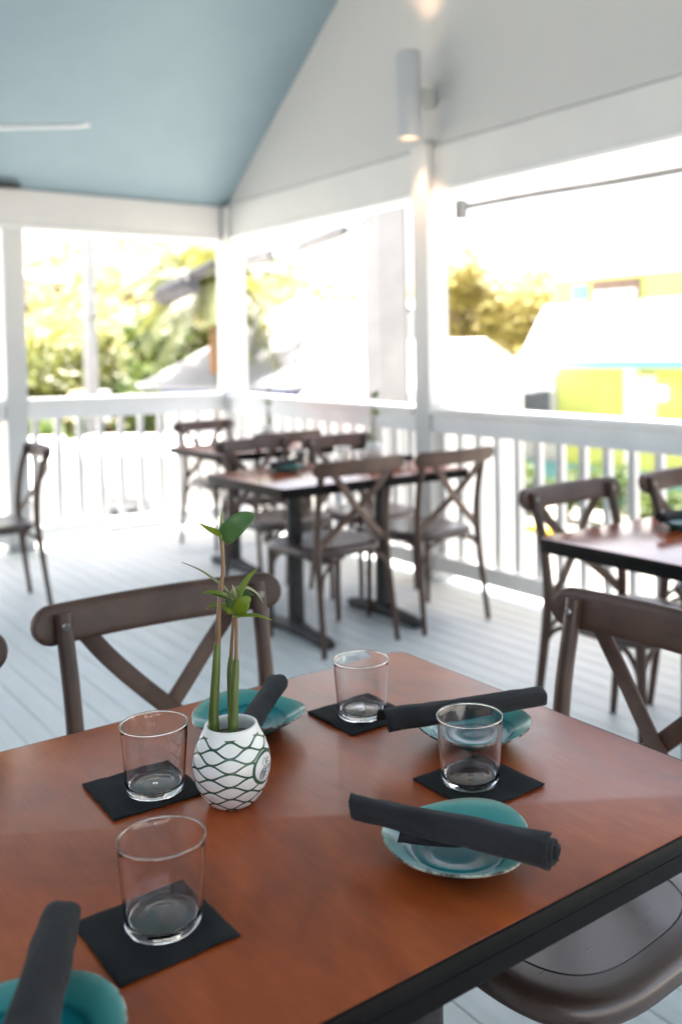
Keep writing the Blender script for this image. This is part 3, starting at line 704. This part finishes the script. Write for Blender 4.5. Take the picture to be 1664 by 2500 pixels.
# dressing of the far tables
make_vase((2.93, 4.015, VZ), 'white seedling vase on the middle table', 2, 'white patterned seedling vases')
make_plants((2.93, 4.015, VZ), .4, 'tall blurred mangrove seedling on the middle table', 'leafy blurred mangrove seedling on the middle table', 'thin blurred mangrove seedling on the middle table', GS)
make_vase((3.12, 5.45, VZ), 'white seedling vase on the far corner table', 1, 'white patterned seedling vases')
make_plants((3.12, 5.45, VZ), 1.4, 'tall blurred mangrove seedling on the far corner table', 'leafy blurred mangrove seedling on the far corner table', 'thin blurred mangrove seedling on the far corner table', GS)
def far_plate(x, y, rz, lab, lab2, ang, wide=.23):
    t = dup(PL[0], (x, y, .7505), rz, lab, 'teal glazed plates with napkin rolls')
    c, s = math.cos(ang) * wide / 2, math.sin(ang) * wide / 2
    make_roll((x - c, y - s, .792), (x + c, y + s, .792), lab2, x * 9 + y)
far_plate(2.50, 1.80, 1, 'teal plate on the right table', 'dark napkin roll on the right table plate', .0)
far_plate(2.34, 3.93, 2, 'teal plate at left end of the middle table', 'dark napkin roll at left end of the middle table', .5)
far_plate(2.80, 3.70, 3, 'teal plate on the middle table behind the X-backed chair', 'dark napkin roll on the middle table behind the X-backed chair', -.3)
for x, y, lab in ((2.47, 4.01, 'glass tumbler on the left end of the middle table'), (2.62, 3.73, 'glass tumbler at centre of the middle table'), (2.72, 4.0, 'glass tumbler near the vase on the middle table'), (2.85, 5.3, 'glass tumbler on the far corner table')):
    glass(x, y, .7504, lab, 'glass tumblers on the far tables')
o = make_napkin(31); o.location = (2.60, 1.60, .7502); tag(o, 'square black napkin at the edge of the right table', 'napkin', 'square black napkins on the far tables')
o = make_napkin(37); o.location = (2.47, 4.01, .7500); tag(o, 'square black napkin on the middle table', 'napkin', 'square black napkins on the far tables')

# ------------------------------------------------------------------ outdoors
GZ = -2.8
m = MB(); m.add([(-900, -900, GZ), (900, -900, GZ), (900, 900, GZ), (-900, 900, GZ)], [(0, 1, 2, 3)]); m.build('ground', GROUND)['kind'] = 'structure'
MB().box(7.2, -60, GZ + .004, 15.4, 60, GZ + .008).build('street', ASPH)['kind'] = 'structure'
MB().box(15.4, -60, GZ, 15.7, 60, GZ + .14, .02).build('kerb', YELLOWP)['kind'] = 'structure'
MB().box(15.7, -60, GZ, 18.2, 60, GZ + .13).build('pavement', GROUND)['kind'] = 'structure'
# hill beyond the town
hp = [(-500, 610), (-200, 625), (60, 628), (190, 595), (330, 578), (480, 592), (600, 655), (720, 715), (860, 735), (1000, 725), (1150, 720), (1300, 725), (1700, 730), (2200, 760)]
m = MB(); vs = []; fs = []
def hill_top(px):
    for (a, ya), (b, yb) in zip(hp, hp[1:]):
        if px <= b: return ya + (yb - ya) * (px - a) / (b - a)
    return hp[-1][1]
NC = 40; rows = [(48, 0), (58, .32), (68, .62), (80, .88), (92, 1.0), (130, .0)]
for i in range(NC):
    px = -500 + 2700 * i / (NC - 1); zt = spot(px, hill_top(px), 92).z
    for d, k in rows:
        p = spot(px, 800, d); vs.append((p.x, p.y, GZ - .2 + (zt - GZ) * k + (0 if k in (0, 1) else .6 * noise.noise(Vector((p.x * .1, p.y * .1, 0))))))
nr = len(rows)
for i in range(NC - 1):
    for j in range(nr - 1): fs.append((i * nr + j, (i + 1) * nr + j, (i + 1) * nr + j + 1, i * nr + j + 1))
m.add(vs, fs); m.build('hill', HILLM, None, True)['kind'] = 'structure'
def hill_z(px, d):
    zt = spot(px, hill_top(px), 92).z
    for (a, ka), (b, kb) in zip(rows, rows[1:]):
        if d <= b: return GZ - .2 + (zt - GZ) * (ka + (kb - ka) * (d - a) / (b - a))
def leaves(m, c, r, n, size, rd, shell=.45):
    for _ in range(n):
        while True:
            v = Vector((rd.uniform(-1, 1), rd.uniform(-1, 1), rd.uniform(-1, 1)))
            if shell < v.length < 1: break
        p = Vector((c[0] + v.x * r[0], c[1] + v.y * r[1], c[2] + v.z * r[2]))
        a = Vector((rd.gauss(0, 1), rd.gauss(0, 1), rd.gauss(0, 1))).normalized(); b = a.orthogonal().normalized(); s = size * rd.uniform(.6, 1.4)
        m.add([p - a * s, p + b * s * .45, p + a * s, p - b * s * .45], [(0, 1, 2, 3)])
m = MB(); rd = random.Random(3)
for _ in range(230):
    px = rd.uniform(-300, 1500); d = rd.uniform(56, 92); p = spot(px, 800, d); s = rd.uniform(1.0, 2.4)
    leaves(m, (p.x, p.y, hill_z(px, d) + s * .7), (s * 1.2, s * 1.2, s), 46, .5, rd)
tag(m.build('hillside_wood', TREE2), 'yellow green scrub and trees covering the far hillside', 'woods', kind='stuff')
def tree(base, h, crown, mt, label, seed, group, n=1500, size=.20, name='tree'):
    rd = random.Random(seed); t = thing(name, label, 'tree', base, 0, group)
    m = MB(); m.sweep([(0, 0, 0), (.1, .05, h * .3), (-.05, .1, h * .6), (0, 0, h * .85)], [h * .03, h * .022, h * .015, h * .006], 8, (0, 1, 0), 2, True, 3)
    for k in range(5):
        a = k * 1.3 + seed; q = crown * .6
        m.sweep([(0, 0, h * (.4 + .07 * k)), (q * .5 * math.cos(a), q * .5 * math.sin(a), h * (.55 + .06 * k)), (q * math.cos(a), q * math.sin(a), h * (.68 + .06 * k))], [h * .012, h * .008, h * .003], 6, (0, 1, .1))
    m.build('trunk', BARK, t, True)
    m = MB()
    for k in range(11):
        a = rd.uniform(0, 6.3); q = crown * rd.uniform(.1, .75); cz = h * rd.uniform(.45, .95); s = crown * rd.uniform(.28, .5)
        leaves(m, (q * math.cos(a), q * math.sin(a), cz), (s, s, s * .75), n // 11, size, rd, .3)
    m.build('crown', mt, t); return t
GTR = 'trees beyond the railings'
def on_ground(px, d): p = spot(px, 800, d); return (p.x, p.y, GZ)
tree(on_ground(120, 21), 4.6, 1.7, TREE3, 'bushy olive tree left of the concrete pole beyond the left railing', 1, GTR, 1500, .2)
tree(on_ground(275, 23), 4.3, 1.6, TREE1, 'green tree just right of the concrete pole', 2, GTR, 1500, .2)
tree(on_ground(345, 26), 5.4, 1.9, TREE1, 'green tree behind the pale hipped roof', 3, GTR, 1500, .22)
tree(on_ground(80, 18), 2.9, 1.0, TREE1, 'low dark shrub beside the left post', 4, GTR, 800, .16, 'shrub')
tree(on_ground(165, 17.0), 2.6, 1.1, TREE3, 'low olive shrub in front of the concrete pole', 5, GTR, 900, .16, 'shrub')
tree(on_ground(420, 30), 7.4, 2.0, TREE3, 'tall olive tree behind the palm near the corner post', 6, GTR, 1400, .24)
tree(on_ground(1075, 44), 8.6, 3.0, TREE2, 'yellow tree just right of the lamp post in the distance', 7, GTR, 1500, .34)
tree(on_ground(1180, 44), 8.3, 3.2, TREE2, 'yellow tree left of the green building in the distance', 8, GTR, 1500, .34)
tree(on_ground(1270, 48), 8.2, 3.0, TREE2, 'yellow tree partly behind the green building', 9, GTR, 1200, .34)
st = tree(on_ground(322, 14.5), 3.0, .4, TREE1, 'slim young tree with orange brown trunk seen through the left balusters', 10, GTR, 260, .10)
next(c for c in kids(st) if c.name.startswith('trunk')).data.materials[0] = PBARK
def palm(base, h, label, seed):
    rd = random.Random(seed); t = thing('palm_tree', label, 'palm', base, 0)
    m = MB(); m.sweep([(0, 0, 0), (.05, 0, h * .4), (.02, .05, h * .8), (0, 0, h)], [.17, .13, .11, .10], 10, (0, 1, 0), 2, True, 5); m.build('trunk', PBARK, t, True)
    m = MB()
    for k in range(30):
        a = k * 2.4; el = rd.uniform(-.5, 1.1); L = rd.uniform(1.3, 1.9); P = []
        for i in range(9):
            q = i / 8; r = L * q * math.cos(el * (1 - q * .4)); z = h + L * q * math.sin(el) - 1.15 * q * q
            P.append(Vector((r * math.cos(a), r * math.sin(a), z)))
        for i in range(1, 9):
            tg = (P[i] - P[i - 1]).normalized(); sd_ = tg.cross(Vector((0, 0, 1))).normalized()
            for s in (-1, 1):
                for e in range(3):
                    p = P[i - 1].lerp(P[i], e / 3); ln = .5 * (1 - .55 * abs(i / 8 - .4)); q2 = p + (sd_ * s * .8 + tg * .5 - Vector((0, 0, .45))).normalized() * ln
                    m.add([p - tg * .03, p + tg * .07, q2], [(0, 1, 2)])
    m.build('crown', PALML, t); return t
palm(on_ground(497, 16.5), 5.4, 'tall palm with orange brown trunk behind the corner post', 1)
# white houses below
def house(name_lab, c, L, W, hz, rise, rz, roofm, trim=None, hip=0, door=None, group='white houses beyond the porch'):
    t = thing('white_house', name_lab, 'house', c, rz, group); hx, hy = L / 2, W / 2
    MB().box(-hx, -hy, 0, hx, hy, hz).build('wall', WALLW, t)
    o = .35; e = hz - .05; r = hx + o - hip
    vs = [(-hx - o, -hy - o, e), (hx + o, -hy - o, e), (hx + o, hy + o, e), (-hx - o, hy + o, e), (-r, 0, e + rise), (r, 0, e + rise)]
    vs += [(x_, y_, z_ + .06) for x_, y_, z_ in vs]
    m = MB(); m.add(vs, [(0, 3, 2, 1), (6, 7, 11, 10), (8, 9, 10, 11), (9, 6, 10), (7, 8, 11), (0, 1, 7, 6), (1, 2, 8, 7), (2, 3, 9, 8), (3, 0, 6, 9)]); m.build('roof', roofm, t)
    if trim: MB().box(-hx - .02, -hy - .02, hz - .42, hx + .02, hy + .02, hz - .06).build('trim_band', trim, t)
    for k in range(3):
        x_ = -hx + L * (k + .5) / 3
        fr = MB().box(x_ - .45, -hy - .05, hz * .42, x_ + .45, -hy - .004, hz * .78).build('window', TRIM, t)
        MB().box(x_ - .36, -hy - .07, hz * .45, x_ + .36, -hy - .052, hz * .75).build('pane', WINM, fr)
    if door:
        MB().box(door - .4, -hy - .06, 0, door + .4, -hy - .003, 2.0).build('door', WINM, t)
    return t
ROOFG = varied('grey_metal_roof', (.27, .27, .272), (.31, .31, .31), .5, 1.5, (6, .3, 1))
def corner_house(label, a, b, depth, hz, rise, roofm=ROOFW, **kw):     # front eave runs from a to b
    a, b = Vector(a), Vector(b); e = b - a; L = math.hypot(e.x, e.y); rz = math.atan2(e.y, e.x); n_ = Vector((-e.y, e.x, 0)) / L
    c = (a + b) / 2 + n_ * depth / 2
    return house(label, (c.x, c.y, GZ), L - .7, depth - .7, hz, rise, rz, roofm, **kw)
corner_house('pale house with grey hipped roof and blue band seen past the corner post', spot(312, 890, 17), spot(674, 898, 15.2), 5.6, 3.6, 1.75, ROOFG, trim=BLUE, hip=1.9, door=-.9)
corner_house('bright white gabled house beside the tall concrete pole', spot(690, 890, 13.5), spot(930, 893, 12.2), 3.6, 3.55, .75)
corner_house('larger grey roofed house rising behind the hipped roof', spot(600, 850, 25), spot(850, 850, 23.5), 6.0, 3.75, 1.85, ROOFG)
p = spot(20, 1000, 11)
house('low white roofed shed below the left railing', (p.x - 1.6, p.y + .6, GZ), 4.2, 4.4, 1.9, 1.35, R_(-37), ROOFW)
a = spot(60, 1046, 12.2); b = spot(430, 1052, 11.6); b.z = a.z
annex = corner_house('low white flat roofed annex seen through the left balusters', a, b, 3.0, a.z - GZ, .12)
p = spot(1050, 860, 24)
house('white house between the lamp post and the green building', (p.x + 1.0, p.y + 2.2, GZ), 3.6, 4.2, 3.1, .9, R_(55), ROOFW)
for k, (px, d, dz) in enumerate([(105, 70, 1.2), (245, 72, .9), (350, 69, .6), (-40, 70, 1.4)]):
    p = spot(px, 800, d); house(['white hillside house at far left under the hill crest', 'white hillside house right of the concrete pole', 'white hillside house below the cable splice', 'white hillside house beyond the left edge'][k], (p.x, p.y, hill_z(px, d) - .3), 3.6, 3.0, 1.7, .8, R_(20 + 14 * k), ROOFW, None, 0, None, 'white houses on the hill')
# lime green building across the street
t = thing('green_building', 'lime green two storey building with white porch roof across the street', 'building', (20.0, 14.0, GZ))
MB().box(0, -8, 0, 7, 4.55, 6.06).build('wall', LIME, t)
MB().box(.05, 4.56, 0, 6, 6.9, 3.95).build('wall', WALLW, t)
m = MB(); m.add([(-1.1, -8.4, 3.75), (-1.1, 5.0, 3.75), (-.003, 5.0, 5.30), (-.003, -8.4, 5.30), (-1.1, -8.4, 3.87), (-1.1, 5.0, 3.87), (-.003, 5.0, 5.42), (-.003, -8.4, 5.42)],
               [(0, 1, 2, 3), (4, 7, 6, 5), (0, 4, 5, 1), (1, 5, 6, 2), (2, 6, 7, 3), (3, 7, 4, 0)]); m.build('porch_roof', ROOFW, t)
MB().box(-1.2, -8.4, 3.66, -1.11, 7.1, 3.84).build('gutter', TURQ, t)
MB().box(.2, -7.8, 6.062, 6.8, 4.4, 6.12).build('main_roof', ROOFW, t)
MB().box(-.09, -8, 0.0, -.003, 6.6, .95).build('base_panel', TURQ, t)
for y in (-7.6, -3.2, 1.2, 5.6): MB().box(-1.08, y - .13, 0, -.84, y + .13, 3.74).build('porch_column', TRIM, t)
for y0, y1, z0, z1 in ((-4.8, -3.6, 1.4, 2.9), (4.62, 6.5, 2.3, 3.42)):
    fr = MB().box(-.12, y0, z0, -.006, y1, z1).build('window', TRIM, t); MB().box(-.15, y0 + .1, z0 + .1, -.122, y1 - .1, z1 - .1).build('pane', WINM, fr)
MB().box(-.1, 1.16, 2.2, -.004, 2.12, 3.47).build('notice_board', TRIM, t)
MB().box(-.1, -2.2, .96, -.005, -1.2, 3.1).build('door', TURQ, t)
fr = MB().box(-.1, 1.62, 5.44, -.004, 3.2, 5.98).build('window', BEIGE, t)
MB().box(-.13, 1.7, 5.45, -.102, 3.1, 5.70).build('louvre', TRIM, fr)
MB().box(-.1, 3.4, 5.5, -.004, 3.9, 5.9).build('shutter', TURQ, t)
MB().box(-.16, .86, 2.85, -.004, 1.06, 3.15, .03).build('porch_lamp', emit('porch_lamp_glow', (1, .85, .6), 2.0), t)
# planting at the kerb
rd = random.Random(5)
for k, (y, s) in enumerate(((16.6, .75), (15.2, .65), (13.9, .8), (12.6, .6), (11.4, .8))):
    tt = thing('bush', ['round bush at left end of the kerbside row', 'second bush from the left in the kerbside row', 'tall middle bush of the kerbside row', 'small fourth bush in the kerbside row', 'last bush at right end of the kerbside row'][k], 'bush', (16.7, y, GZ + .13), 0, 'bushes along the far kerb')
    m = MB(); m.sweep([(0, 0, 0), (.03, 0, s * .5), (0, .03, s)], [.06, .04, .02], 6, (0, 1, 0)); m.build('stem', BARK, tt)
    m = MB()
    for q in range(5): leaves(m, (rd.uniform(-.3, .3), rd.uniform(-.5, .5), s * rd.uniform(.5, 1.4)), (s * .6, s * .7, s * .5), 110, .13, rd, .2)
    m.build('crown', TREE1, tt)
# utility poles and their cable
GU = 'concrete utility poles'
p = spot(208, 800, 18); PA = Vector((p.x, p.y, GZ))
t = thing('utility_pole', 'slim pale concrete pole with meter box beyond the left railing', 'pole', PA, R_(20), GU)
m = MB(); m.sweep([(0, 0, 0), (0, 0, 6.6)], [.15, .12], 8, (0, 1, 0)); m.build('shaft', CONC, t)
MB().box(.10, -.17, 2.9, .32, .08, 3.5, .02).build('meter_box', WALLW, t)
p = spot(884, 700, 9.2); PB = Vector((p.x, p.y, GZ))
t = thing('utility_pole', 'thick square concrete pole just outside the railing left of the lamp post', 'pole', PB, R_(0), GU)
MB().box(-.15, -.14, 0, .15, .14, 6.4, .015).build('shaft', CONC, t)
MB().box(.21, -.03, 3.55, .27, .03, 5.6, .01).build('conduit', SLEEVE, t)
MB().box(.14, -.05, 4.5, .3, .05, 4.56).build('conduit_clamp', SLEEVE, t)
# aerial cable between them with sleeves and splice case
pts = [spot(884, 482, 9.2), spot(792, 535, 10), spot(690, 575, 11), spot(600, 605, 12), spot(497, 626, 13.2), spot(420, 652, 14.3), spot(300, 705, 16.2), spot(200, 733, 18), spot(0, 758, 22), spot(-200, 775, 26)]
t = thing('aerial_cable', 'dark overhead cable with thick grey sleeves running between the poles', 'cable', pts[0])
o0 = pts[0]
m = MB(); m.sweep([q - o0 for q in pts], [.022] * len(pts), 6, (0, 0, 1), 2, True, 4); m.build('cable', CABLE, t, True)
def seg(a, b, r, name, mt, n=14):
    m = MB(); A = a - o0; B = b - o0; m.sweep([A, A.lerp(B, .08), A.lerp(B, .5), A.lerp(B, .92), B], [r * .6, r * .93, r, r * .93, r * .6], n, (0, 0, 1)); m.build(name, mt, t, True, 40)
seg(spot(792, 528, 10), spot(690, 566, 11), .075, 'sleeve', SLEEVE)
seg(spot(622, 582, 11.6), spot(545, 606, 12.6), .085, 'sleeve', SLEEVE)
seg(spot(492, 606, 13.3), spot(425, 640, 14.3), .07, 'sleeve', CABLE)
seg(spot(446, 652, 14.0), spot(368, 682, 14.6), .16, 'splice_case', CABLE, 18)
seg(spot(418, 628, 14.0), spot(410, 672, 14.2), .05, 'hanger', SLEEVE)
t = thing('guy_wire', 'thin slanted guy wire in front of the pale hipped roof', 'wire', spot(628, 600, 11.6)); a = spot(628, 600, 11.6)
m = MB(); m.sweep([(0, 0, 0), spot(555, 850, 11.4) - a], [.014, .014], 6, (0, 1, 0)); m.build('wire', SLEEVE, t)
# string light along the right-hand opening
a = Vector((3.62, 4.17, 2.17)); t = thing('string_light', 'sagging string light cord with one bulb across the right opening', 'string light', a)
q = [Vector((3.72, y, z)) - a for y, z in ((4.15, 2.158), (3.6, 2.152), (3.0, 2.135), (2.4, 2.13), (1.8, 2.14), (1.0, 2.18))]
m = MB(); m.sweep(q, [.023] * 6, 8, (0, 0, 1), 2, True, 5); m.build('cord', SLEEVE, t, True)
m = MB(); m.lathe([(0, -.10), (.02, -.095), (.03, -.075), (.028, -.05), (.014, -.02), (.013, 0), (0, 0)], 16, (.10, 2.5 - 4.17, -.045)); m.build('bulb', emit('bulb_glow', (1, .8, .62), .25), t, True)
MB().box(.02, -.06, -.09, .08, -.01, .02, .004).build('hook_bracket', SLEEVE, t)
